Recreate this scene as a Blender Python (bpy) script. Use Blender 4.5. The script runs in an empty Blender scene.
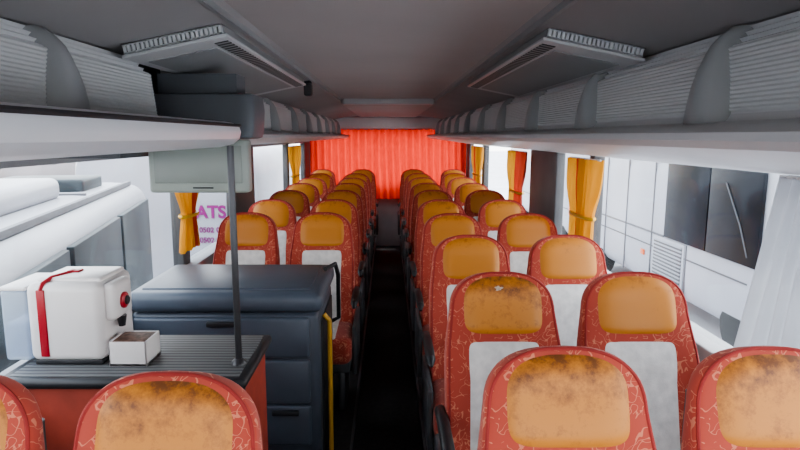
import bpy, bmesh, math, random
from mathutils import Vector, Matrix
random.seed(4)
sc = bpy.context.scene
COL = sc.collection
C = 1.70  # eye height above aisle floor
PI = math.pi

# ---------------------------------------------------------------- materials
def newmat(name):
    m = bpy.data.materials.new(name); m.use_nodes = True
    nt = m.node_tree; b = nt.nodes['Principled BSDF']
    return m, nt, b
def N(nt, t, **kw):
    n = nt.nodes.new(t)
    for k, v in kw.items():
        if k in n.inputs: n.inputs[k].default_value = v
        else: setattr(n, k, v)
    return n
def plain(name, col, rough=0.5, metal=0.0, var=0.12, scale=6.0, bump=0.0, bscale=200, spec=None):
    m, nt, b = newmat(name)
    tc = N(nt, 'ShaderNodeTexCoord')
    no = N(nt, 'ShaderNodeTexNoise'); no.inputs['Scale'].default_value = scale; no.inputs['Detail'].default_value = 4
    nt.links.new(tc.outputs['Object'], no.inputs['Vector'])
    cr = N(nt, 'ShaderNodeValToRGB')
    cr.color_ramp.elements[0].position = .3; cr.color_ramp.elements[1].position = .7
    cr.color_ramp.elements[0].color = (*[c*(1-var) for c in col], 1)
    cr.color_ramp.elements[1].color = (*[min(1, c*(1+var)) for c in col], 1)
    nt.links.new(no.outputs['Fac'], cr.inputs['Fac'])
    nt.links.new(cr.outputs['Color'], b.inputs['Base Color'])
    b.inputs['Roughness'].default_value = rough; b.inputs['Metallic'].default_value = metal
    if spec is not None: b.inputs['Specular IOR Level'].default_value = spec
    if bump:
        n2 = N(nt, 'ShaderNodeTexNoise'); n2.inputs['Scale'].default_value = bscale
        nt.links.new(tc.outputs['Object'], n2.inputs['Vector'])
        bp = N(nt, 'ShaderNodeBump'); bp.inputs['Strength'].default_value = bump; bp.inputs['Distance'].default_value = .002
        nt.links.new(n2.outputs['Fac'], bp.inputs['Height']); nt.links.new(bp.outputs['Normal'], b.inputs['Normal'])
    return m

def fabric_red():
    m, nt, b = newmat('red_pattern_fabric')
    tc = N(nt, 'ShaderNodeTexCoord')
    def scrib(scale, thr, gs, gt, off):
        mp = N(nt, 'ShaderNodeMapping'); mp.inputs['Location'].default_value = (off, off*.7, 0)
        nt.links.new(tc.outputs['Object'], mp.inputs['Vector'])
        n1 = N(nt, 'ShaderNodeTexNoise'); n1.inputs['Scale'].default_value = scale; n1.inputs['Detail'].default_value = 0; n1.inputs['Distortion'].default_value = 1.0
        nt.links.new(mp.outputs[0], n1.inputs['Vector'])
        s = N(nt, 'ShaderNodeMath', operation='SUBTRACT'); s.inputs[1].default_value = .5
        a = N(nt, 'ShaderNodeMath', operation='ABSOLUTE'); l = N(nt, 'ShaderNodeMath', operation='LESS_THAN'); l.inputs[1].default_value = thr
        nt.links.new(n1.outputs['Fac'], s.inputs[0]); nt.links.new(s.outputs[0], a.inputs[0]); nt.links.new(a.outputs[0], l.inputs[0])
        n2 = N(nt, 'ShaderNodeTexNoise'); n2.inputs['Scale'].default_value = gs; n2.inputs['Detail'].default_value = 0
        nt.links.new(mp.outputs[0], n2.inputs['Vector'])
        g = N(nt, 'ShaderNodeMath', operation='GREATER_THAN'); g.inputs[1].default_value = gt
        nt.links.new(n2.outputs['Fac'], g.inputs[0])
        mu = N(nt, 'ShaderNodeMath', operation='MULTIPLY'); nt.links.new(l.outputs[0], mu.inputs[0]); nt.links.new(g.outputs[0], mu.inputs[1])
        return mu
    m1 = scrib(24, .022, 26, .48, 0); m2 = scrib(33, .022, 20, .52, 3.3)
    mm = N(nt, 'ShaderNodeMath', operation='MAXIMUM'); nt.links.new(m1.outputs[0], mm.inputs[0]); nt.links.new(m2.outputs[0], mm.inputs[1])
    mu2 = N(nt, 'ShaderNodeMath', operation='MULTIPLY'); mu2.inputs[1].default_value = .5
    nt.links.new(mm.outputs[0], mu2.inputs[0])
    mx = N(nt, 'ShaderNodeMixRGB'); mx.inputs[1].default_value = (.43, .066, .042, 1); mx.inputs[2].default_value = (.78, .34, .20, 1)
    nt.links.new(mu2.outputs[0], mx.inputs[0]); nt.links.new(mx.outputs[0], b.inputs['Base Color'])
    b.inputs['Roughness'].default_value = .9
    b.inputs['Sheen Weight'].default_value = .2
    return m
def leather(name, lo, mid, hi):
    m, nt, b = newmat(name)
    tc = N(nt, 'ShaderNodeTexCoord'); oi = N(nt, 'ShaderNodeObjectInfo')
    ad = N(nt, 'ShaderNodeVectorMath', operation='ADD')
    cx = N(nt, 'ShaderNodeCombineXYZ')
    mr = N(nt, 'ShaderNodeMath', operation='MULTIPLY'); mr.inputs[1].default_value = 40
    nt.links.new(oi.outputs['Random'], mr.inputs[0]); nt.links.new(mr.outputs[0], cx.inputs[0])
    nt.links.new(tc.outputs['Object'], ad.inputs[0]); nt.links.new(cx.outputs[0], ad.inputs[1])
    n = N(nt, 'ShaderNodeTexNoise'); n.inputs['Scale'].default_value = 22; n.inputs['Detail'].default_value = 10; n.inputs['Roughness'].default_value = .75
    nt.links.new(ad.outputs[0], n.inputs['Vector'])
    sx = N(nt, 'ShaderNodeSeparateXYZ'); nt.links.new(tc.outputs['Object'], sx.inputs[0])
    mrg = N(nt, 'ShaderNodeMapRange'); mrg.inputs['From Min'].default_value = .96; mrg.inputs['From Max'].default_value = 1.08
    mrg.inputs['To Min'].default_value = -.10; mrg.inputs['To Max'].default_value = .12
    nt.links.new(sx.outputs[2], mrg.inputs['Value'])
    a2 = N(nt, 'ShaderNodeMath', operation='ADD'); nt.links.new(n.outputs['Fac'], a2.inputs[0]); nt.links.new(mrg.outputs[0], a2.inputs[1])
    cr = N(nt, 'ShaderNodeValToRGB'); e = cr.color_ramp.elements
    e[0].position = lo; e[0].color = (.56, .215, .034, 1)
    e[1].position = hi; e[1].color = (.17, .060, .020, 1)
    x = e.new(mid); x.color = (.42, .15, .026, 1)
    nt.links.new(a2.outputs[0], cr.inputs['Fac']); nt.links.new(cr.outputs['Color'], b.inputs['Base Color'])
    b.inputs['Roughness'].default_value = .42
    b.inputs['Specular IOR Level'].default_value = .4
    bp = N(nt, 'ShaderNodeBump'); bp.inputs['Strength'].default_value = .15; bp.inputs['Distance'].default_value = .003
    nt.links.new(n.outputs['Fac'], bp.inputs['Height']); nt.links.new(bp.outputs['Normal'], b.inputs['Normal'])
    return m
def translucent(name, cols, fac=.45, stripe=None):
    m, nt, b = newmat(name)
    out = nt.nodes['Material Output']
    tc = N(nt, 'ShaderNodeTexCoord')
    if stripe:
        sx = N(nt, 'ShaderNodeSeparateXYZ'); nt.links.new(tc.outputs['UV'], sx.inputs[0])
        cr = N(nt, 'ShaderNodeValToRGB'); cr.color_ramp.interpolation = 'CONSTANT'
        e = cr.color_ramp.elements
        e[0].position = 0; e[0].color = (*cols[0], 1); e[1].position = stripe[0]; e[1].color = (*cols[1], 1)
        for p, c in zip(stripe[1:], cols[2:]):
            q = e.new(p); q.color = (*c, 1)
        nt.links.new(sx.outputs[0], cr.inputs['Fac']); src = cr.outputs['Color']
    else:
        no = N(nt, 'ShaderNodeTexNoise'); no.inputs['Scale'].default_value = 9
        nt.links.new(tc.outputs['Object'], no.inputs['Vector'])
        cr = N(nt, 'ShaderNodeValToRGB'); e = cr.color_ramp.elements
        e[0].color = (*[c*.9 for c in cols[0]], 1); e[1].color = (*[min(1, c*1.1) for c in cols[0]], 1)
        nt.links.new(no.outputs['Fac'], cr.inputs['Fac']); src = cr.outputs['Color']
    b.inputs['Roughness'].default_value = .85
    nt.links.new(src, b.inputs['Base Color'])
    tr = N(nt, 'ShaderNodeBsdfTranslucent'); nt.links.new(src, tr.inputs['Color'])
    mx = N(nt, 'ShaderNodeMixShader'); mx.inputs[0].default_value = fac
    nt.links.new(b.outputs[0], mx.inputs[1]); nt.links.new(tr.outputs[0], mx.inputs[2])
    nt.links.new(mx.outputs[0], out.inputs['Surface'])
    return m
def glassmat(name, tint, gl=.05):
    m, nt, b = newmat(name); out = nt.nodes['Material Output']
    tr = N(nt, 'ShaderNodeBsdfTransparent'); tr.inputs[0].default_value = (*tint, 1)
    g = N(nt, 'ShaderNodeBsdfGlossy'); g.inputs['Roughness'].default_value = .03
    mx = N(nt, 'ShaderNodeMixShader'); mx.inputs[0].default_value = gl
    nt.links.new(tr.outputs[0], mx.inputs[1]); nt.links.new(g.outputs[0], mx.inputs[2]); nt.links.new(mx.outputs[0], out.inputs['Surface'])
    return m
def milky(name, col, fac):
    m, nt, b = newmat(name); out = nt.nodes['Material Output']
    b.inputs['Base Color'].default_value = (*col, 1); b.inputs['Roughness'].default_value = .15
    tr = N(nt, 'ShaderNodeBsdfTransparent'); tr.inputs[0].default_value = (.85, .9, .97, 1)
    mx = N(nt, 'ShaderNodeMixShader'); mx.inputs[0].default_value = fac
    nt.links.new(tr.outputs[0], mx.inputs[1]); nt.links.new(b.outputs[0], mx.inputs[2]); nt.links.new(mx.outputs[0], out.inputs['Surface'])
    return m
def striped(name, c1, c2, axis, scale, rough=.6, metal=0):
    m, nt, b = newmat(name)
    tc = N(nt, 'ShaderNodeTexCoord'); w = N(nt, 'ShaderNodeTexWave'); w.bands_direction = axis; w.inputs['Scale'].default_value = scale
    nt.links.new(tc.outputs['Object'], w.inputs['Vector'])
    cr = N(nt, 'ShaderNodeValToRGB'); e = cr.color_ramp.elements
    e[0].position = .35; e[0].color = (*c1, 1); e[1].position = .65; e[1].color = (*c2, 1)
    nt.links.new(w.outputs['Fac'], cr.inputs['Fac']); nt.links.new(cr.outputs['Color'], b.inputs['Base Color'])
    b.inputs['Roughness'].default_value = rough; b.inputs['Metallic'].default_value = metal
    bp = N(nt, 'ShaderNodeBump'); bp.inputs['Strength'].default_value = .5; bp.inputs['Distance'].default_value = .003
    nt.links.new(w.outputs['Fac'], bp.inputs['Height']); nt.links.new(bp.outputs['Normal'], b.inputs['Normal'])
    return m

RED = fabric_red()
LEA = leather('orange_leather', .58, .69, .84); LEAW = leather('worn_orange_leather', .42, .53, .67)
WHT = plain('grey_white_velour', (.76, .735, .715), .95, var=.12, scale=28, bump=.4, bscale=300)
SCF = plain('bare_scuffed_lining', (.50, .40, .33), .9, var=.3, scale=80)
PIP = plain('dark_red_piping', (.30, .03, .025), .8)
BLK = plain('black_plastic', (.025, .026, .03), .45)
DGR = plain('dark_grey_plastic', (.075, .078, .085), .5)
MET = plain('dark_steel', (.22, .22, .23), .35, .8)
CHR = plain('pole_steel', (.05, .05, .055), .3, .4)
BOX = plain('blue_grey_moulded_plastic', (.070, .086, .115), .42, var=.1, bump=.25, bscale=260)
BOX2 = plain('blue_grey_moulded_plastic_light', (.082, .102, .135), .40, var=.1, bump=.25, bscale=260)
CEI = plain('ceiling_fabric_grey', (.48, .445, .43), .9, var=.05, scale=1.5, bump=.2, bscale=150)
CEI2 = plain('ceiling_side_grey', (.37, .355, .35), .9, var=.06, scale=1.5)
RACK = plain('rack_light_grey_plastic', (.56, .56, .56), .35, var=.06, scale=2)
RACKD = plain('rack_dark_grey_plastic', (.30, .305, .305), .45, var=.06, scale=2)
FAS = plain('fascia_pale_grey_plastic', (.68, .69, .70), .3, var=.05, scale=2)
RIB = plain('ribbed_grey_panel', (.52, .525, .515), .6, var=.05, scale=3)
WALL = plain('side_wall_grey', (.34, .34, .35), .7, var=.08)
PILL = plain('pillar_dark_grey', (.09, .09, .095), .55)
CARP = plain('dark_carpet', (.026, .022, .022), .95, var=.5, scale=35, bump=.6, bscale=400)
SNOW = plain('snow', (.56, .55, .57), .8, var=.10, scale=.5, bump=.3, bscale=4)
BUSW = plain('white_bus_paint', (.35, .35, .375), .35, var=.10, scale=.8, spec=.15)
BUSG = plain('bus_dark_glass', (.010, .012, .016), .3, var=.6, scale=1.2, spec=.06)
BUSG2 = plain('dusty_bus_glass', (.055, .065, .07), .4, var=.4, scale=1.5, spec=.12)
SEAM = plain('bus_panel_seam', (.13, .13, .14), .6)
TYR = plain('tyre_rubber', (.03, .03, .03), .8)
MWH = plain('machine_white_plastic', (.78, .745, .735), .3, var=.03)
MRED = plain('machine_red_plastic', (.40, .012, .025), .3, var=.05)
BRN = plain('brown_capsules', (.20, .11, .08), .6, var=.5, scale=60)
BEI = plain('monitor_grey_green', (.32, .35, .31), .45, var=.06)
BEI2 = plain('monitor_screen', (.25, .275, .245), .3, var=.06)
SLT = plain('slate_housing', (.10, .108, .12), .45)
YEL = plain('yellow_grab_rail', (.60, .33, .03), .4)
CRED = plain('counter_red_laminate', (.40, .065, .04), .5, var=.15, scale=14)
CTOP = striped('ribbed_rubber_top', (.09, .092, .096), (.18, .185, .19), 'Y', 14, .55)
VSLT = striped('slotted_vent_plastic', (.03, .03, .03), (.30, .30, .30), 'Y', 9, .6)
MAG = plain('magenta_lettering', (.22, .010, .14), .5)
GREYB = plain('distant_building', (.26, .235, .235), .9, var=.2, scale=.3)
ORL = plain('amber_lamp', (.65, .12, .02), .3)
TANK = milky('clear_blue_plastic', (.66, .74, .84), .5)
WATER = milky('tank_water', (.40, .54, .74), .5)
GLASS = glassmat('window_glass', (.92, .94, .94), .03)
CURR = translucent('red_curtain_cloth', [(.80, .065, .035)], .6)
CURY = translucent('yellow_red_curtain_cloth', [(.70, .32, .035), (.56, .07, .03), (.70, .34, .04)], .35, stripe=[.62, .74])
CURY2 = translucent('red_yellow_curtain_cloth', [(.55, .07, .035), (.70, .34, .04)], .35, stripe=[.55])
CURW = translucent('sheer_white_cloth', [(.38, .39, .42)], .4)

# ---------------------------------------------------------------- mesh tools
def obj(name, verts, faces, mat, parent=None, loc=(0, 0, 0), smooth=True, uvs=None, sharp=40):
    me = bpy.data.meshes.new(name)
    me.from_pydata([tuple(v) for v in verts], [], faces); me.update()
    bm = bmesh.new(); bm.from_mesh(me); bmesh.ops.recalc_face_normals(bm, faces=bm.faces)
    if smooth:
        for f in bm.faces: f.smooth = True
        for e in bm.edges:
            if len(e.link_faces) == 2 and e.calc_face_angle(0) > math.radians(sharp): e.smooth = False
    bm.to_mesh(me); bm.free()
    if uvs:
        uv = me.uv_layers.new(name='UVMap')
        for l in me.loops: uv.data[l.index].uv = uvs[l.vertex_index]
    me.materials.append(mat)
    o = bpy.data.objects.new(name, me); COL.objects.link(o); o.location = loc
    if parent: o.parent = parent
    return o
def boxes(name, lst, mat, parent=None, bevel=0.0, seg=3, loc=(0, 0, 0)):
    bm = bmesh.new()
    for (x0, x1, y0, y1, z0, z1) in lst:
        g = bmesh.ops.create_cube(bm, size=1)['verts']
        bmesh.ops.scale(bm, vec=(abs(x1-x0), abs(y1-y0), abs(z1-z0)), verts=g)
        bmesh.ops.translate(bm, vec=((x0+x1)/2, (y0+y1)/2, (z0+z1)/2), verts=g)
    if bevel:
        bmesh.ops.bevel(bm, geom=list(bm.edges), offset=bevel, segments=seg, profile=.5, affect='EDGES')
        for f in bm.faces: f.smooth = True
        for e in bm.edges:
            if len(e.link_faces) == 2 and e.calc_face_angle(0) > math.radians(50): e.smooth = False
    me = bpy.data.meshes.new(name); bm.to_mesh(me); bm.free()
    me.materials.append(mat)
    o = bpy.data.objects.new(name, me); COL.objects.link(o); o.location = loc
    if parent: o.parent = parent
    return o
def box(name, x0, x1, y0, y1, z0, z1, mat, parent=None, bevel=.008, seg=3):
    return boxes(name, [(x0, x1, y0, y1, z0, z1)], mat, parent, bevel, seg)
def loft(name, rings, mat, parent=None, cap=True, smooth=True, sharp=40):
    n = len(rings[0]); v = []; f = []
    for r in rings: v += r
    for i in range(len(rings)-1):
        for j in range(n):
            k = (j+1) % n
            f.append((i*n+j, i*n+k, (i+1)*n+k, (i+1)*n+j))
    if cap:
        f.append(tuple(range(n))[::-1]); b0 = (len(rings)-1)*n; f.append(tuple(range(b0, b0+n)))
    return obj(name, v, f, mat, parent, smooth=smooth, sharp=sharp)
def tube_data(path, r, n=10):
    path = [Vector(p) for p in path]; rings = []
    up = None
    for i, p in enumerate(path):
        a = path[max(0, i-1)]; b = path[min(len(path)-1, i+1)]
        t = (b-a).normalized()
        if up is None:
            up = Vector((0, 0, 1)) if abs(t.z) < .9 else Vector((1, 0, 0))
        s = t.cross(up).normalized(); u2 = s.cross(t).normalized(); up = u2
        rr = r[i] if isinstance(r, (list, tuple)) else r
        rings.append([tuple(p + s*math.cos(2*PI*k/n)*rr + u2*math.sin(2*PI*k/n)*rr) for k in range(n)])
    return rings
def tube(name, path, r, mat, parent=None, n=10):
    return loft(name, tube_data(path, r, n), mat, parent)
def empty(name, loc=(0, 0, 0), rotz=0):
    o = bpy.data.objects.new(name, None); COL.objects.link(o); o.location = loc; o.rotation_euler[2] = rotz
    o.empty_display_size = .1
    return o
def tag(o, label, cat, group=None):
    o['label'] = label; o['category'] = cat
    if group: o['group'] = group
    return o
def struct(o):
    o['kind'] = 'structure'; return o
def sgp(v, e): return math.copysign(abs(v)**e, v)
def clone(t, loc):
    n = t.copy(); n.location = loc; COL.objects.link(n)
    def rec(src, dst):
        for c in src.children:
            k = c.copy(); k.parent = dst; COL.objects.link(k); rec(c, k)
    rec(t, n)
    return n
def textmesh(name, s, size, mat, parent, loc, rot, off=.02):
    cu = bpy.data.curves.new(name, 'FONT'); cu.body = s; cu.size = size; cu.extrude = .003; cu.offset = size*off
    t = bpy.data.objects.new(name, cu); COL.objects.link(t)
    dg = bpy.context.evaluated_depsgraph_get(); me = bpy.data.meshes.new_from_object(t.evaluated_get(dg))
    bpy.data.objects.remove(t); me.materials.clear(); me.materials.append(mat)
    o = bpy.data.objects.new(name, me); COL.objects.link(o); o.location = loc; o.rotation_euler = rot
    o.parent = parent
    return o

# ---------------------------------------------------------------- room shell
Y0, Y1 = -1.3, 8.95
HW = 1.20
struct(boxes('floor', [(-.2, .2, Y0, Y1, -.06, 0), (-HW-.05, -.185, Y0, Y1, -.06, .15), (.185, HW+.05, Y0, Y1, -.06, .15)], CARP))
struct(boxes('trim_1', [(-.192, -.18, Y0, Y1, .12, .153)], DGR)); struct(boxes('trim_2', [(.18, .192, Y0, Y1, .12, .153)], DGR))
sill = C-.76
for nm, s in (('left', -1), ('right', 1)):
    struct(boxes('wall_'+nm, [(s*HW, s*(HW+.06), Y0, Y1, -.0, sill), (s*HW, s*(HW+.06), Y0, Y1, C-.10, C+.34)], WALL))
struct(box('trim_3', -HW, -HW+.07, Y0, Y1, sill-.04, sill+.012, WALL)); struct(box('trim_4', HW-.07, HW, Y0, Y1, sill-.04, sill+.012, WALL))
pl = {-1: [(3.3, 3.42), (4.45, 5.15), (6.9, 7.0), (8.3, 8.95)], 1: [(3.35, 3.43), (4.1, 4.85), (7.2, 7.35), (8.5, 8.95)]}
k = 5; w = 1
for s in (-1, 1):
    prev = Y0
    for a, b in pl[s]:
        struct(box('trim_%d' % k, s*(HW-.015), s*(HW+.05), a, b, sill, C-.09, PILL, bevel=.01)); k += 1
        struct(boxes('window_%d' % w, [(s*(HW+.02), s*(HW+.026), prev, a, sill, C-.10)], GLASS)); w += 1
        prev = b
struct(boxes('wall_back', [(-HW, HW, Y1, Y1+.06, 0, C-.75), (-HW, HW, Y1, Y1+.06, C+.10, C+.34),
                           (-HW, -HW+.1, Y1, Y1+.06, C-.75, C+.1), (HW-.1, HW, Y1, Y1+.06, C-.75, C+.1)], WALL))
struct(boxes('window_%d' % w, [(-HW+.1, HW-.1, Y1+.02, Y1+.026, C-.75, C+.10)], GLASS)); w += 1
struct(box('trim_%d' % k, -.78, .78, 8.55, 8.70, C+.11, C+.27, FAS, bevel=.02)); k += 1
struct(boxes('wall_front', [(-HW, HW, Y0-.06, Y0, 0, .55), (-HW, HW, Y0-.06, Y0, C+.30, C+.36)], WALL))
struct(boxes('window_%d' % w, [(-HW, HW, Y0-.03, Y0-.024, .55, C+.30)], GLASS))

def ceil_mesh(name, prof, ya, yb, mat):
    v = [(x, ya, z) for x, z in prof]+[(x, yb, z) for x, z in prof]; n = len(prof)
    f = [(i, i+1, n+i+1, n+i) for i in range(n-1)]
    return struct(obj(name, v, f, mat, sharp=8))
struct(boxes('ceiling', [(-.42, .42, Y0, 5.25, C+.325, C+.36), (-.42, .42, 5.25, Y1, C+.285, C+.36)], CEI, bevel=0))
def zc_side(x):
    return .312-(x-.425)/(.78-.425)*(.312-.240)
for s in (-1, 1):
    pr = [(s*.40, C+.325), (s*.425, C+.312), (s*.78, C+.240), (s*.84, C+.240)]
    ceil_mesh('trim_%d' % k, pr, Y0, Y1, CEI2); k += 1
struct(boxes('trim_%d' % k, [(-.40, .40, 5.20, 5.30, C+.275, C+.33)], RACK, bevel=.01)); k += 1
struct(boxes('trim_%d' % k, [(-.428, -.416, Y0, 5.25, C+.300, C+.335)], RACKD)); k += 1
struct(boxes('trim_%d' % k, [(.416, .428, Y0, 5.25, C+.300, C+.335)], RACKD)); k += 1
struct(boxes('trim_%d' % k, [(-HW-.06, HW+.06, Y0-.06, Y1+.06, C+.36, C+.40)], WALL)); k += 1

# ---------------------------------------------------------------- overhead racks
def rack(s):
    root = empty('overhead_luggage_rack', (0, 0, C))
    und = -.115 if s > 0 else -.075
    pr = [(.79, .238), (.770, .232), (.775, .224), (.757, .218), (.762, .210), (.744, .204), (.748, .196), (.730, .190),
          (.712, .045), (.702, .030), (.64, .022), (.585, .018), (.562, .006), (.558, -.008), (.57, -.022), (.60, -.032), (1.195, und), (1.195, .238)]
    segs = [(Y0+.02, 8.54)] if s > 0 else [(Y0+.02, 1.82), (2.19, 8.54)]
    for ya, yb in segs:
        loft('rack_shell', [[(s*x, y, z) for x, z in pr] for y in (ya, yb)], RACK, root, sharp=25)
    if s < 0: box('rack_filler', -1.195, -.835, 1.82, 2.19, -.07, .24, DGR, root, .002)
    ys = [1.30+.78*i for i in range(-2, 10)]
    a = Vector((.728, .186)); b = Vector((.713, .050)); nrm = Vector((-1, .1)).normalized()
    for i in range(len(ys)-1):
        y0, y1 = ys[i]+.02, ys[i+1]-.02
        if s < 0 and y0 < 1.82 < y1: y1 = 1.815
        if s < 0 and 1.82 < y0 < 2.19: y0 = 2.20
        v = []; f = []; M = 31
        for j in range(M):
            t = j/(M-1); p = a.lerp(b, t)+nrm*(.004+(.0022 if j % 2 else 0))
            v += [(s*p.x, y0, p.y), (s*p.x, y1, p.y)]
        for j in range(M-1): f.append((2*j, 2*j+1, 2*j+3, 2*j+2))
        obj('ribbed_panel', v, f, RIB, root, smooth=False)
    for y in ys:
        if y < -.5 or (s < 0 and 1.82 < y < 2.19): continue
        rings = []
        path = [(.665, .008, .078), (.665, .035, .076), (.668, .070, .070), (.672, .105, .060), (.680, .140, .048), (.690, .170, .038), (.702, .195, .030), (.72, .215, .024), (.745, .234, .020)]
        for (x, z, hw) in path:
            r = []
            for q in range(20):
                an = 2*PI*q/20
                r.append((s*(x+.04-.04*sgp(math.cos(an), .6)), y+hw*sgp(math.sin(an), .8)*(.75 if math.cos(an) > 0 else 1), z))
            rings.append(r)
        loft('rack_bracket', rings, RACKD, root, sharp=60)
    return root
rl = rack(-1); tag(rl, 'grey overhead luggage rack with ribbed panels and smooth service shelf', 'luggage rack', 'overhead luggage racks')
rr = rack(1); tag(rr, 'grey overhead luggage rack with ribbed panels and curved brackets', 'luggage rack', 'overhead luggage racks')

out = []
for q in range(0, 9):
    an = q/8*PI/2; out.append((-.52+.08*math.cos(an), 1.75+.08*math.sin(an)))
poly = [(-.44, -1.2)]+out+[(-.70, 1.83), (-.70, -1.2)]
def plate(name, poly, zs, mat, parent):
    rings = []
    for z, off in zs:
        rings.append([((x-off if x > -.65 else x), (y-off if y > 1.6 else y), z) for x, y in poly])
    return loft(name, rings, mat, parent, sharp=30)
plate('service_shelf', poly, [(.042, .04), (.038, .018), (.028, .004), (.012, 0), (-.008, .004), (-.024, .02), (-.032, .05)], FAS, rl)
tube('shelf_edge_strip', [(-.444, -1.2, .031)]+[(x-.003, y-.002, .031) for x, y in out]+[(-.70, 1.828, .031)], .005, BLK, rl, 6)

# ceiling air vents
def vent(s, ya, yb):
    e = empty('ceiling_air_vent', (s*.595, ya, C+zc_side(.595))); L = yb-ya
    box('vent_housing', -.143, .143, 0, L, -.030, .002, RACKD, e, bevel=.008)
    boxes('vent_frame', [(-.15, .15, -.008, L+.005, -.038, -.028)], RACK, e, bevel=.003)
    sl = [(-.14, .14, -.012, .0, -.028, -.024), (-.14, .14, -.012, .0, -.006, -.002)]
    n = 22
    for i in range(n):
        x = -.135+.27*i/(n-1); sl.append((x-.004, x+.004, -.012, .004, -.028, -.002))
    boxes('vent_grille', sl, FAS, e)
    a, b = (-.138, -.098) if s > 0 else (.098, .138)
    box('vent_slots', a, b, .04, L-.04, -.0405, -.036, VSLT, e, .001)
    a, b = (-.085, .12) if s > 0 else (-.12, .085)
    box('access_door', a, b, .10, L-.1, -.0410, -.036, RACKD, e, .001)
    e.rotation_euler[1] = s*.2
    return tag(e, 'long grey slatted air vent unit fixed to the sloping ceiling', 'air vent', 'ceiling air vents')
vent(-1, 1.66, 3.2); vent(1, 1.72, 3.3)
cam_e = empty('ceiling_camera', (-.45, 3.35, C+.308))
box('camera_mount', -.02, .02, -.02, .02, -.02, .0, BLK, cam_e, .004)
box('camera_body', -.022, .022, -.035, .035, -.085, -.015, BLK, cam_e, .012)
tag(cam_e, 'small black camera hanging from the ceiling', 'camera')

# ---------------------------------------------------------------- seats
TOP = 1.085; Z0r = .945
def prm(z):
    base = .197 if z < .82 else .197-.017*min(1, (z-.82)/.14)
    th = .052 if z < .8 else .052-.022*min(1, (z-.8)/.2)
    wing = .040*max(0, 1-max(0, z-.74)/.20)+.008
    if z > Z0r:
        s = min(.9995, (z-Z0r)/(TOP-Z0r)); base *= (1-s**2.6)**(1/2.6); th *= max(.05, (1-s**6))**.5
    if z < .46: base *= .93+.07*(z-.38)/.08
    yc = -(TOP-z)*.23
    return base, th, yc, wing
EX = 3.6
def yfront(x, z):
    w, th, yc, wg = prm(z); u = min(.999, abs(x)/max(w, 1e-4))
    return yc-th*(1-u**EX)**(1/EX)-wg*u**4
def backrest_rings(ws=1, ts=1, dy=0, zmax=2):
    zs = [.38, .385, .40, .44, .5, .56, .62, .68, .74, .80, .85, .89, .92, Z0r]
    zs += [Z0r+(TOP-Z0r)*math.sin(i/14*PI/2) for i in range(1, 15)]
    zs = [z for z in zs if z < zmax]
    rings = []
    for i, z in enumerate(zs):
        w, th, yc, wg = prm(z); w = max(w, .004)*ws
        if i == 0: w *= .9; th *= .6
        r = []
        for q in range(44):
            a = 2*PI*q/44; cx = sgp(math.cos(a), 2/EX); cy = sgp(math.sin(a), 2/EX)
            y = yc+dy+th*ts*cy
            if cy < 0: y -= wg*abs(cx)**4
            r.append((w*cx, y, z))
        rings.append(r)
    return rings
def pad(name, zc, h, wf, th, exf, mat, parent, xo=0, wob=0):
    R, A = 14, 64; v = []; f = []
    def P(r, a):
        ex = exf(math.sin(a))
        px = sgp(math.cos(a), 2/ex); pz = sgp(math.sin(a), 2/ex)
        rr = r*(1+wob*math.sin(3*a+1)+wob*math.sin(5*a))
        z = zc+rr*pz*h; x = xo+rr*px*wf(z)
        z = min(z, TOP-.005)
        y = yfront(x, z)+.006-(th+.006)*(1-r**7)
        return (x, y, z)
    v.append(P(0, 0))
    for i in range(1, R+1):
        rr = (i/R)**.8
        for j in range(A): v.append(P(rr, 2*PI*(j+.5)/A))
    for j in range(A): f.append((0, 1+j, 1+(j+1) % A))
    for i in range(R-1):
        for j in range(A):
            k2 = (j+1) % A; f.append((1+i*A+j, 1+i*A+k2, 1+(i+1)*A+k2, 1+(i+1)*A+j))
    return obj(name, v, f, mat, parent, sharp=80)
def seat_template(side):
    e = empty('coach_seat')
    loft('backrest', backrest_rings(), RED, e, sharp=60)
    loft('back_shell', backrest_rings(.93, .8, .03, .98), DGR, e, sharp=60)
    pad('headrest', .983, .097, lambda z: .140, .012, lambda sn: 2.8 if sn > 0 else 5.5, LEA, e)
    pad('backrest_panel', .659, .230, lambda z: .132, .006, lambda sn: 16, WHT, e)
    pts = []
    zs = [.46, .56, .66, .76, .84, .89, .92]+[Z0r+(TOP-Z0r)*math.sin(i/14*PI/2) for i in range(0, 15)]
    for z in zs:
        w_ = max(prm(z)[0]*.95, .0); pts.append((-w_, yfront(w_, z)+.001, z))
    full = pts[:-1]+[(-x, y, z) for x, y, z in pts[:-1]][::-1]
    tube('piping', full, .0045, PIP, e, 6)
    box('seat_cushion', -.2, .2, -.52, -.13, .30, .455, RED, e, .045, 4)
    box('cushion_panel', -.115, .115, -.50, -.17, .40, .462, WHT, e, .02, 3)
    box('seat_frame', -.19, .19, -.46, -.06, .235, .31, DGR, e, .015)
    box('leg', -.16, -.12, -.42, -.14, 0, .24, MET, e, .01); box('leg', .12, .16, -.42, -.14, 0, .24, MET, e, .01)
    x = side*.212
    box('side_panel', x-.012, x+.012, -.44, -.02, .22, .50, DGR, e, .01)
    tube('armrest', [(x, -.06, .60), (x, -.10, .625), (x, -.2, .635), (x, -.33, .635), (x, -.42, .63), (x, -.445, .61)], [.012, .02, .021, .021, .02, .008], BLK, e, 10)
    return e
TR = seat_template(-1); TL = seat_template(1)
rows_r = [1.24, 1.96, 2.72, 3.50, 4.27, 5.04, 5.81, 6.58, 7.35]
rows_l = [3.54, 4.28, 5.03, 5.78, 6.53, 7.30]
lab = 'red patterned seat with orange headrest and pale panel'
pend = []
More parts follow.
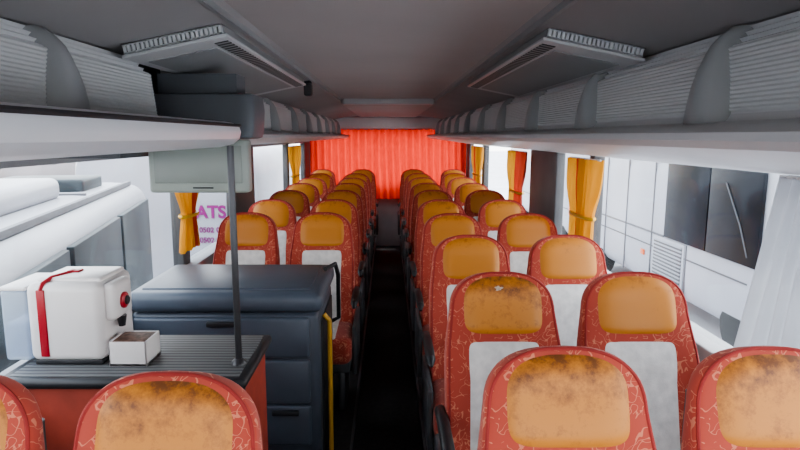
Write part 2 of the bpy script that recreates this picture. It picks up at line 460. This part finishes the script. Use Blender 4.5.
for i, y in enumerate(rows_r):
    for x in (.39, .845):
        if i == 0: l = 'coach seat with brown-worn orange leather headrest and red rim'
        elif i == 1 and x < .5: l = 'coach seat by the aisle, orange headrest scuffed bare'
        else: l = lab+(' by the aisle' if x < .5 else ' by the window')
        pend.append((TR, x, y, l, i == 0 or (i == 1 and x < .5)))
for x in (.36, .92): pend.append((TR, x, 8.20, 'orange and red coach seat in the row against the red curtain', False))
for x, y in ((-.432, 1.10), (-.868, 1.10)): pend.append((TL, x, y, 'coach seat with worn orange headrest backing onto the coffee counter', True))
for i, y in enumerate(rows_l):
    for x in (-.40, -.86): pend.append((TL, x, y, lab+(' by the cabinet' if i == 0 else (' by the aisle' if x > -.5 else ' by the window')), False))
for x in (-.36, -.92): pend.append((TL, x, 8.20, 'orange and red coach seat in the row against the red curtain', False))
wornmesh = None
for (T, x, y, l, wn) in pend:
    o = clone(T, (0, 0, 0)); o.name = 'coach_seat'
    o.location = (x, y, .15); tag(o, l, 'seat', 'rows of coach seats')
    if 'scuffed' in l:
        pad('scuff_patch', 1.040, .010, lambda z: .017, .0132, lambda sn: 2, SCF, o, xo=-.015, wob=.2)
    if wn:
        for c in o.children:
            if c.name.startswith('headrest'):
                if wornmesh is None:
                    wornmesh = c.data.copy(); wornmesh.materials.clear(); wornmesh.materials.append(LEAW)
                c.data = wornmesh
for T in (TR, TL):
    for c in list(T.children): bpy.data.objects.remove(c)
    bpy.data.objects.remove(T)

# ---------------------------------------------------------------- coffee counter
cnt = empty('coffee_counter', (-.77, 1.80, .15))
def lb(name, x0, x1, y0, y1, z0, z1, mat, bev=.008, par=None):
    p = par or cnt; l = p.location
    return box(name, x0-l[0], x1-l[0], y0-l[1], y1-l[1], z0-l[2], z1-l[2], mat, p, bev)
ct = C-.70
lb('counter_body', -1.12, -.435, 1.63, 1.97, .151, ct-.03, CRED, .012)
lb('corner_post', -.45, -.428, 1.63, 1.655, .16, ct-.03, BLK, .005)
lb('kick_plate', -1.11, -.43, 1.625, 1.975, .155, .25, BLK, .006)
lb('counter_top', -1.15, -.415, 1.60, 2.0, ct-.035, ct-.002, BLK, .014)
lb('ribbed_mat', -1.12, -.44, 1.625, 1.975, ct-.006, ct, CTOP, .002)
tag(cnt, 'coffee counter with ribbed dark top and red side panels', 'counter')
pole = empty('handrail_pole', (-.464, 1.72, ct))
h = C-ct
tube('pole', [(0, 0, 0), (0, 0, h-.09), (0, 0, h-.028)], .0105, CHR, pole, 12)
tube('base_flange', [(0, 0, 0), (0, 0, .008), (0, 0, .018)], [.024, .022, .012], CHR, pole, 14)
tag(pole, 'thin dark steel handrail pole rising from the counter to the shelf', 'pole')

cm = empty('coffee_machine', (-.992, 1.80, ct))
box('machine_body', -.11, .12, -.10, .13, .012, .258, MWH, cm, .026, 5)
box('top_lid', -.09, .105, -.06, .11, .25, .268, MWH, cm, .008)
box('base_foot', -.10, .11, -.09, .12, 0, .016, BLK, cm, .004)
box('front_stripe', -.072, -.046, -.1035, -.095, .030, .240, MRED, cm, .003)
tube('lever', [(-.059, -.100, .236), (-.057, -.088, .256), (-.050, -.05, .267), (-.02, .03, .268)], [.007, .007, .007, .007], MRED, cm, 8)
box('lever_pad', -.04, .0, .015, .05, .264, .273, MRED, cm, .004)
box('water_tank', -.195, -.112, -.085, .11, .01, .235, TANK, cm, .012)
box('tank_water', -.188, -.118, -.078, .10, .018, .13, WATER, cm, .008)
box('tank_lid', -.197, -.112, -.088, .112, .233, .245, MWH, cm, .005)
box('brew_head', .108, .150, -.07, .06, .13, .25, MWH, cm, .018, 5)
tube('brew_ring', [(.148, -.01, .185), (.156, -.01, .185), (.160, -.01, .185)], [.026, .026, .020], MRED, cm, 20)
tube('brew_cap', [(.158, -.01, .185), (.165, -.01, .185)], [.016, .013], BLK, cm, 20)
tube('spout', [(.14, -.01, .135), (.14, -.01, .10)], [.016, .010], BLK, cm, 12)
tag(cm, 'white capsule coffee machine with red stripe, red lever and clear tank', 'coffee machine')
dt = empty('capsule_tray', (-.80, 1.755, ct))
boxes('tray_body', [(-.055, .06, -.06, -.054, 0, .078), (-.055, .06, .044, .05, 0, .078), (-.055, -.049, -.06, .05, 0, .078), (.054, .06, -.06, .05, 0, .078), (-.055, .06, -.06, .05, 0, .01)], MWH, dt, .002)
box('drip_grid', -.05, .055, -.055, .045, .060, .076, BRN, dt, .003)
tag(dt, 'white square tray of brown coffee pods on the counter', 'tray')

# ---------------------------------------------------------------- monitor
mo = empty('overhead_monitor', (-.637, 2.0, C))
rings = []
for z, x0, x1, y0, y1 in ((.142, -.172, .172, -.0, .16), (.138, -.182, .182, -.012, .172), (.09, -.187, .187, -.018, .178), (.02, -.187, .182, -.018, .178), (-.005, -.184, .176, -.014, .172), (-.01, -.17, .16, -.0, .16)):
    r = []
    for q in range(40):
        a = 2*PI*q/40; r.append(((x0+x1)/2+(x1-x0)/2*sgp(math.cos(a), .14), (y0+y1)/2+(y1-y0)/2*sgp(math.sin(a), .14), z))
    rings.append(r)
loft('ceiling_housing', rings, SLT, mo, sharp=50)
box('hinge', -.14, .12, .0, .05, -.025, 0, BLK, mo, .006)
box('bezel', -.180, .160, -.018, .045, -.193, -.012, BEI, mo, .010)
box('screen', -.160, .140, -.0215, -.016, -.160, -.032, BEI2, mo, .003)
box('button_strip', -.03, .04, -.0205, -.016, -.178, -.173, BLK, mo, .001)
boxes('mounting_post', [(-.15, .12, .03, .15, .135, .21)], SLT, mo)
tag(mo, 'old grey-green flip-down monitor under a slate grey ceiling housing', 'monitor')

# ---------------------------------------------------------------- dark service cabinet
cb = empty('service_cabinet', (-.70, 2.80, .15))
H = C-.665-.15
def cbx(name, x0, x1, y0, y1, z0, z1, mat, bev=.01, par=None):
    return box(name, x0+.70, x1+.70, y0-2.80, y1-2.80, z0, z1, mat, par or cb, bev)
cbx('cabinet_body', -1.12, -.30, 2.42, 2.99, .0, H-.09, BOX, .03)
cbx('top_lid', -1.13, -.283, 2.40, 3.0, H-.088, H, BOX2, .032)
cbx('lid_inset', -1.08, -.34, 2.47, 2.95, H-.01, H+.006, BOX, .006)
z_top = H-.10
d1 = cbx('drawer', -1.10, -.34, 2.402, 2.44, z_top-.19, z_top-.01, BOX2, .012)
d2 = cbx('drawer', -1.10, -.34, 2.402, 2.44, z_top-.40, z_top-.20, BOX2, .012)
d3 = cbx('drawer', -.56, -.34, 2.402, 2.44, z_top-.60, z_top-.41, BOX2, .012)
d4 = cbx('door', -1.10, -.57, 2.402, 2.44, z_top-.74, z_top-.41, BOX2, .012)
for d, xx, zz in ((d1, -.72, z_top-.035), (d2, -.72, z_top-.225), (d3, -.45, z_top-.44)):
    cbx('handle', xx-.06, xx+.06, 2.388, 2.405, zz-.012, zz+.012, BLK, .005, d)
cbx('side_recess', -.302, -.292, 2.50, 2.93, .06, H-.15, BLK, .004)
zr0, zr1 = .06, H-.13
tube('grab_rail', [(.41, -.27, zr0), (.435, -.27, zr0+.03), (.435, -.27, zr0+.1), (.435, -.27, zr1-.1), (.435, -.27, zr1-.03), (.41, -.27, zr1)], .011, YEL, cb, 10)
tube('black_grab_rail', [(.40, .15, H-.3), (.44, .15, H-.28), (.44, .15, H-.05), (.43, .1, H+.02), (.39, .0, H+.015)], .011, BLK, cb, 10)
tag(cb, 'dark blue-grey moulded service cabinet with drawers and yellow grab rail', 'cabinet')

# ---------------------------------------------------------------- curtains
def curtain(name, x, ya, yb, zt, zb, mat, axis='y', folds=7, amp=.022, tie=.62, tw=.45, seed=0, wbot=.75, shift=0.0, tiemat=None, lab='', cat='curtain', group=None, rail=True, grow=0):
    U, V = folds*8, 26; v = []; f = []; uv = []
    c = (ya+yb)/2; W = yb-ya
    e = empty(name, (x if axis == 'y' else c, c if axis == 'y' else x, zb))
    for j in range(V+1):
        t = j/V
        if tw < 1:
            wd = 1-(1-tw)*math.exp(-((t-tie)/.22)**2)
            if t > tie: wd = max(tw, tw+(wbot-tw)*((t-tie)/(1-tie))**.8)
        else: wd = 1+grow*t
        for i in range(U+1):
            s = i/U; q = (s-.5)*W*wd+shift*t
            a = amp*(1.0 if tw >= 1 else (.5+.5*wd))
            d = a*math.sin(2*PI*folds*s+.6*math.sin(3*t+seed))+a*.4*math.sin(2*PI*folds*.37*s+seed+t)
            z = (zt-zb)*(1-t)
            v.append((d, q, z) if axis == 'y' else (q, d, z)); uv.append((s, 1-t))
    for j in range(V):
        for i in range(U):
            a0 = j*(U+1)+i; f.append((a0, a0+1, a0+U+2, a0+U+1))
    obj('cloth', v, f, mat, e, uvs=uv, sharp=180)
    if tw < 1 and tiemat:
        zt_ = (zt-zb)*(1-tie); hw = W*tw/2+.012; sh = shift*tie
        p = [(math.cos(2*PI*i/20)*(amp+.012), sh+math.sin(2*PI*i/20)*hw, zt_) for i in range(21)]
        tube('tieback', p, .011, tiemat, e, 6)
    rh = zt-zb
    if axis == 'y': tube('rail', [(0, -W/2-.01, rh), (0, W/2+.01, rh)], .005, FAS, e, 8)
    else: tube('rail', [(-W/2, 0, rh), (W/2, 0, rh)], .007, MET, e, 8)
    return tag(e, lab, cat, group)
cl = 'gathered yellow window curtain with red stripe tied at the pillar'
cg = 'side window curtains'
curtain('window_curtain', -1.135, 3.06, 3.50, C-.12, C-.64, CURY, seed=1, tiemat=YEL, lab=cl, group=cg)
curtain('window_curtain', 1.135, 3.12, 3.62, C-.13, C-.66, CURY, seed=2, tiemat=YEL, lab=cl, group=cg, tw=.7)
curtain('window_curtain', 1.135, 4.80, 5.45, C-.13, sill+.06, CURY2, seed=3, tiemat=YEL, lab='gathered red and yellow window curtain beside the dark pillar', group=cg, folds=6, tw=.65)
curtain('window_curtain', 1.135, 6.95, 7.9, C-.13, sill+.06, CURY, seed=4, tiemat=YEL, lab=cl, group=cg, tw=.6)
curtain('window_curtain', -1.135, 6.75, 7.5, C-.12, sill+.06, CURY, seed=5, tiemat=YEL, lab=cl, group=cg, tw=.6)
curtain('sheer_curtain', 1.13, 1.44, 1.66, C-.115, sill+.02, CURW, seed=6, folds=5, tw=1, amp=.012, shift=.10, grow=.6, lab='pale sheer white curtain hanging at the side window')
curtain('rear_curtain', 8.82, -1.18, -.05, C+.10, C-.95, CURR, axis='x', folds=11, amp=.028, tw=1, seed=7, lab='bright red pleated curtain drawn across the rear window', group='rear window curtains')
curtain('rear_curtain', 8.82, -.05, 1.18, C+.10, C-.95, CURR, axis='x', folds=12, amp=.028, tw=1, seed=8, lab='bright red pleated curtain drawn across the rear window', group='rear window curtains')

# ---------------------------------------------------------------- outside
G = C-3.1
struct(boxes('ground', [(-90, 90, -40, 120, G-.2, G)], SNOW))
def bus(name, loc, rot, L, W, Hh, wins, mat=BUSW, gmat=BUSG, wz=(1.45, 2.55), lab='', side=1, ac=False, wheels=None):
    e = empty(name, loc, rot)
    rings = []
    n = 40
    for y, sx, sz in ((0, .90, .93), (.06, .96, .97), (.2, 1, 1), (L-.2, 1, 1), (L-.06, .96, .97), (L, .90, .93)):
        r = []
        for q in range(n):
            a = 2*PI*q/n
            r.append((side*W/2+W/2*sx*sgp(math.cos(a), .22), y, .35+(Hh-.35)/2+(Hh-.35)/2*sz*sgp(math.sin(a), .22)))
        rings.append(r)
    loft('bus_body', rings, mat, e, sharp=50)
    for (a, b) in wins:
        box('side_window', -.012*side-.02, -.012*side+.03, a, b, wz[0], wz[1], gmat, e, .008)
    for y in (wheels or (L*.2, L*.75)):
        tube('wheel', [(side*.02, y, .48), (side*.05, y, .48), (side*.28, y, .48), (side*.30, y, .48)], [.40, .48, .48, .40], TYR, e, 28)
    box('end_window', side*.2, side*(W-.2), -.02, .04, wz[0], wz[1], gmat, e, .015)
    box('bumper', side*.05, side*(W-.05), -.08, .06, .35, .65, DGR, e, .03)
    boxes('skirt_seam', [(-.008*side, .01*side, .3, L-.3, 1.12, 1.14)], DGR, e)
    if ac:
        box('roof_unit', side*.45, side*(W-.35), L*.50, L*.78, Hh-.02, Hh+.18, mat, e, .07)
        box('roof_hatch', side*.4, side*(W-1.1), L*.84, L*.93, Hh-.02, Hh+.12, BUSG2, e, .03)
        box('roof_rail', side*.16, side*.20, .3, L-.3, Hh-.03, Hh+.02, SEAM, e, .003)
        box('roof_rib', side*.3, side*(W-.3), L*.42, L*.425, Hh-.02, Hh+.012, SEAM, e, .003)
        box('roof_rib', side*.3, side*(W-.3), L*.80, L*.805, Hh-.02, Hh+.012, SEAM, e, .003)
    return tag(e, lab, 'bus', 'parked buses outside')
th = math.radians(13.7)
Lx, Ly = -1.72+math.sin(th)*4.0, 2.52-math.cos(th)*4.0
bus('parked_bus', (Lx-.12, Ly, G), th, 8.9, 2.4, 2.55, [(.5+1.62*i, 2.02+1.62*i) for i in range(5)], wz=(1.25, 2.36), gmat=BUSG2, side=-1, ac=True,
    lab='white parked minibus with dusty dark windows close alongside')
b2 = bus('parked_bus', (4.8, 7.25, G), 0, 6.6, 2.5, 2.85, [(.10, 1.32), (1.35, 2.65)], wz=(1.38, 2.66), side=1, wheels=(.45, 5.9), lab='white parked bus with large black windows and side vent grille')
box('vent_grille', -.03, .01, 2.02, 3.0, .55, 1.30, striped('bus_vent_slats', (.07, .07, .075), (.30, .30, .32), 'Z', 5), b2, .006)
box('grille_frame', -.014, .01, 1.96, 3.06, .50, 1.35, BUSW, b2, .01)
tube('wiper', [(-.035, .3, 1.5), (-.04, .5, 1.9), (-.04, .9, 2.45)], .012, DGR, b2, 6)
for yy in (1.9, 3.15, 4.3, 5.4): box('panel_seam', -.012, .01, yy, yy+.025, .45, 1.36 if yy < 3 else 2.7, SEAM, b2, .002)
box('belt_line', -.012, .01, 2.7, 6.4, 1.36, 1.39, SEAM, b2, .002)
box('roof_gutter', -.012, .03, .2, 6.4, 2.70, 2.73, SEAM, b2, .002)
box('side_lamp', -.02, .02, 3.4, 3.55, .9, 1.0, ORL, b2, .01)
b3 = bus('parked_bus', (4.9, 14.6, G), 0, 9, 2.5, 2.85, [], side=1, lab='plain white parked bus with amber side lamp behind another bus')
box('side_lamp', -.03, .02, .6, .95, 1.0, 1.25, ORL, b3, .02)
box('door_seam', -.012, .01, 1.6, 1.66, .5, 2.6, DGR, b3, .002); box('door_seam', -.012, .01, 3.2, 3.26, .5, 2.6, DGR, b3, .002)
v1 = empty('parked_van', (-3.4, 8.9, G), 0)
rings = []
for y, s_ in ((0, .96), (.1, 1), (5.4, 1), (5.6, .95)):
    rings.append([(1.45*s_*sgp(math.cos(2*PI*q/36), .2), y, .3+1.3+1.3*s_*sgp(math.sin(2*PI*q/36), .2)) for q in range(36)])
loft('van_body', rings, BUSW, v1, sharp=50)
for s in (-1, 1):
    for y in (.9, 4.5):
        tube('wheel', [(s*1.46, y, .36), (s*1.18, y, .36)], .36, TYR, v1, 24)
box('bumper', -1.2, 1.2, -.08, .05, .3, .5, DGR, v1, .03)
textmesh('lettering', 'ATS', .27, MAG, v1, (.43, -.012, 1.85), (PI/2, 0, 0), .035)
textmesh('phone_lettering', '0502 044', .115, MAG, v1, (.47, -.012, 1.62), (PI/2, 0, 0))
textmesh('phone_lettering', '0502 047', .115, MAG, v1, (.47, -.012, 1.46), (PI/2, 0, 0))
tag(v1, 'white box van with magenta lettering on its end', 'van')
def building(x0, x1, y0, y1, h, mat, lab):
    e = empty('building', ((x0+x1)/2, y0, G)); w = (x1-x0)/2
    box('building_walls', -w, w, 0, y1-y0, 0, h, mat, e, .05)
    nwin = int((x1-x0)/2.5)
    for i in range(nwin):
        x = -w+1.2+i*2.5; box('window', x-.5, x+.5, -.05, .05, h*.45, h*.8, BUSG2, e, .01)
    boxes('roof', [(-w-.3, w+.3, -.3, y1-y0+.3, h, h+.25)], DGR, e, .05)
    return tag(e, lab, 'building')
building(-42, -18, 40, 50, 2.6, GREYB, 'low grey building beyond the parking lot')
yb_ = plain('yellow_cladding', (.60, .45, .10), .8)
building(-25, -22.5, 30, 33, 3.0, yb_, 'small yellow kiosk beyond the parking lot')

# ---------------------------------------------------------------- light
wd = bpy.data.worlds.new('World'); sc.world = wd; wd.use_nodes = True
nt = wd.node_tree; bg = nt.nodes['Background']
tc = nt.nodes.new('ShaderNodeTexCoord'); sx = nt.nodes.new('ShaderNodeSeparateXYZ'); cr = nt.nodes.new('ShaderNodeValToRGB')
nt.links.new(tc.outputs['Generated'], sx.inputs[0]); nt.links.new(sx.outputs[2], cr.inputs['Fac']); nt.links.new(cr.outputs['Color'], bg.inputs['Color'])
cr.color_ramp.elements[0].color = (1, .97, .96, 1); cr.color_ramp.elements[1].color = (.70, .82, 1, 1)
bg.inputs['Strength'].default_value = 3.2
sun = bpy.data.lights.new('sun', 'SUN'); sun.energy = 2.5; sun.angle = math.radians(3); sun.color = (1, .95, .88)
so = bpy.data.objects.new('sun', sun); COL.objects.link(so)
dirv = Vector((-.38, -.25, -.88)); so.rotation_euler = dirv.to_track_quat('-Z', 'Y').to_euler()

# ---------------------------------------------------------------- camera
cd = bpy.data.cameras.new('camera'); cam = bpy.data.objects.new('camera', cd); COL.objects.link(cam)
cam.location = (0, 0, C); cam.rotation_euler = (math.radians(90-8.72), 0, 0)
cd.sensor_width = 36; cd.lens = 26.1; cd.shift_x = .015; cd.clip_start = .02
sc.camera = cam
sc.view_settings.view_transform = 'AgX'
sc.view_settings.look = 'AgX - Medium High Contrast'
sc.view_settings.exposure = 0.95
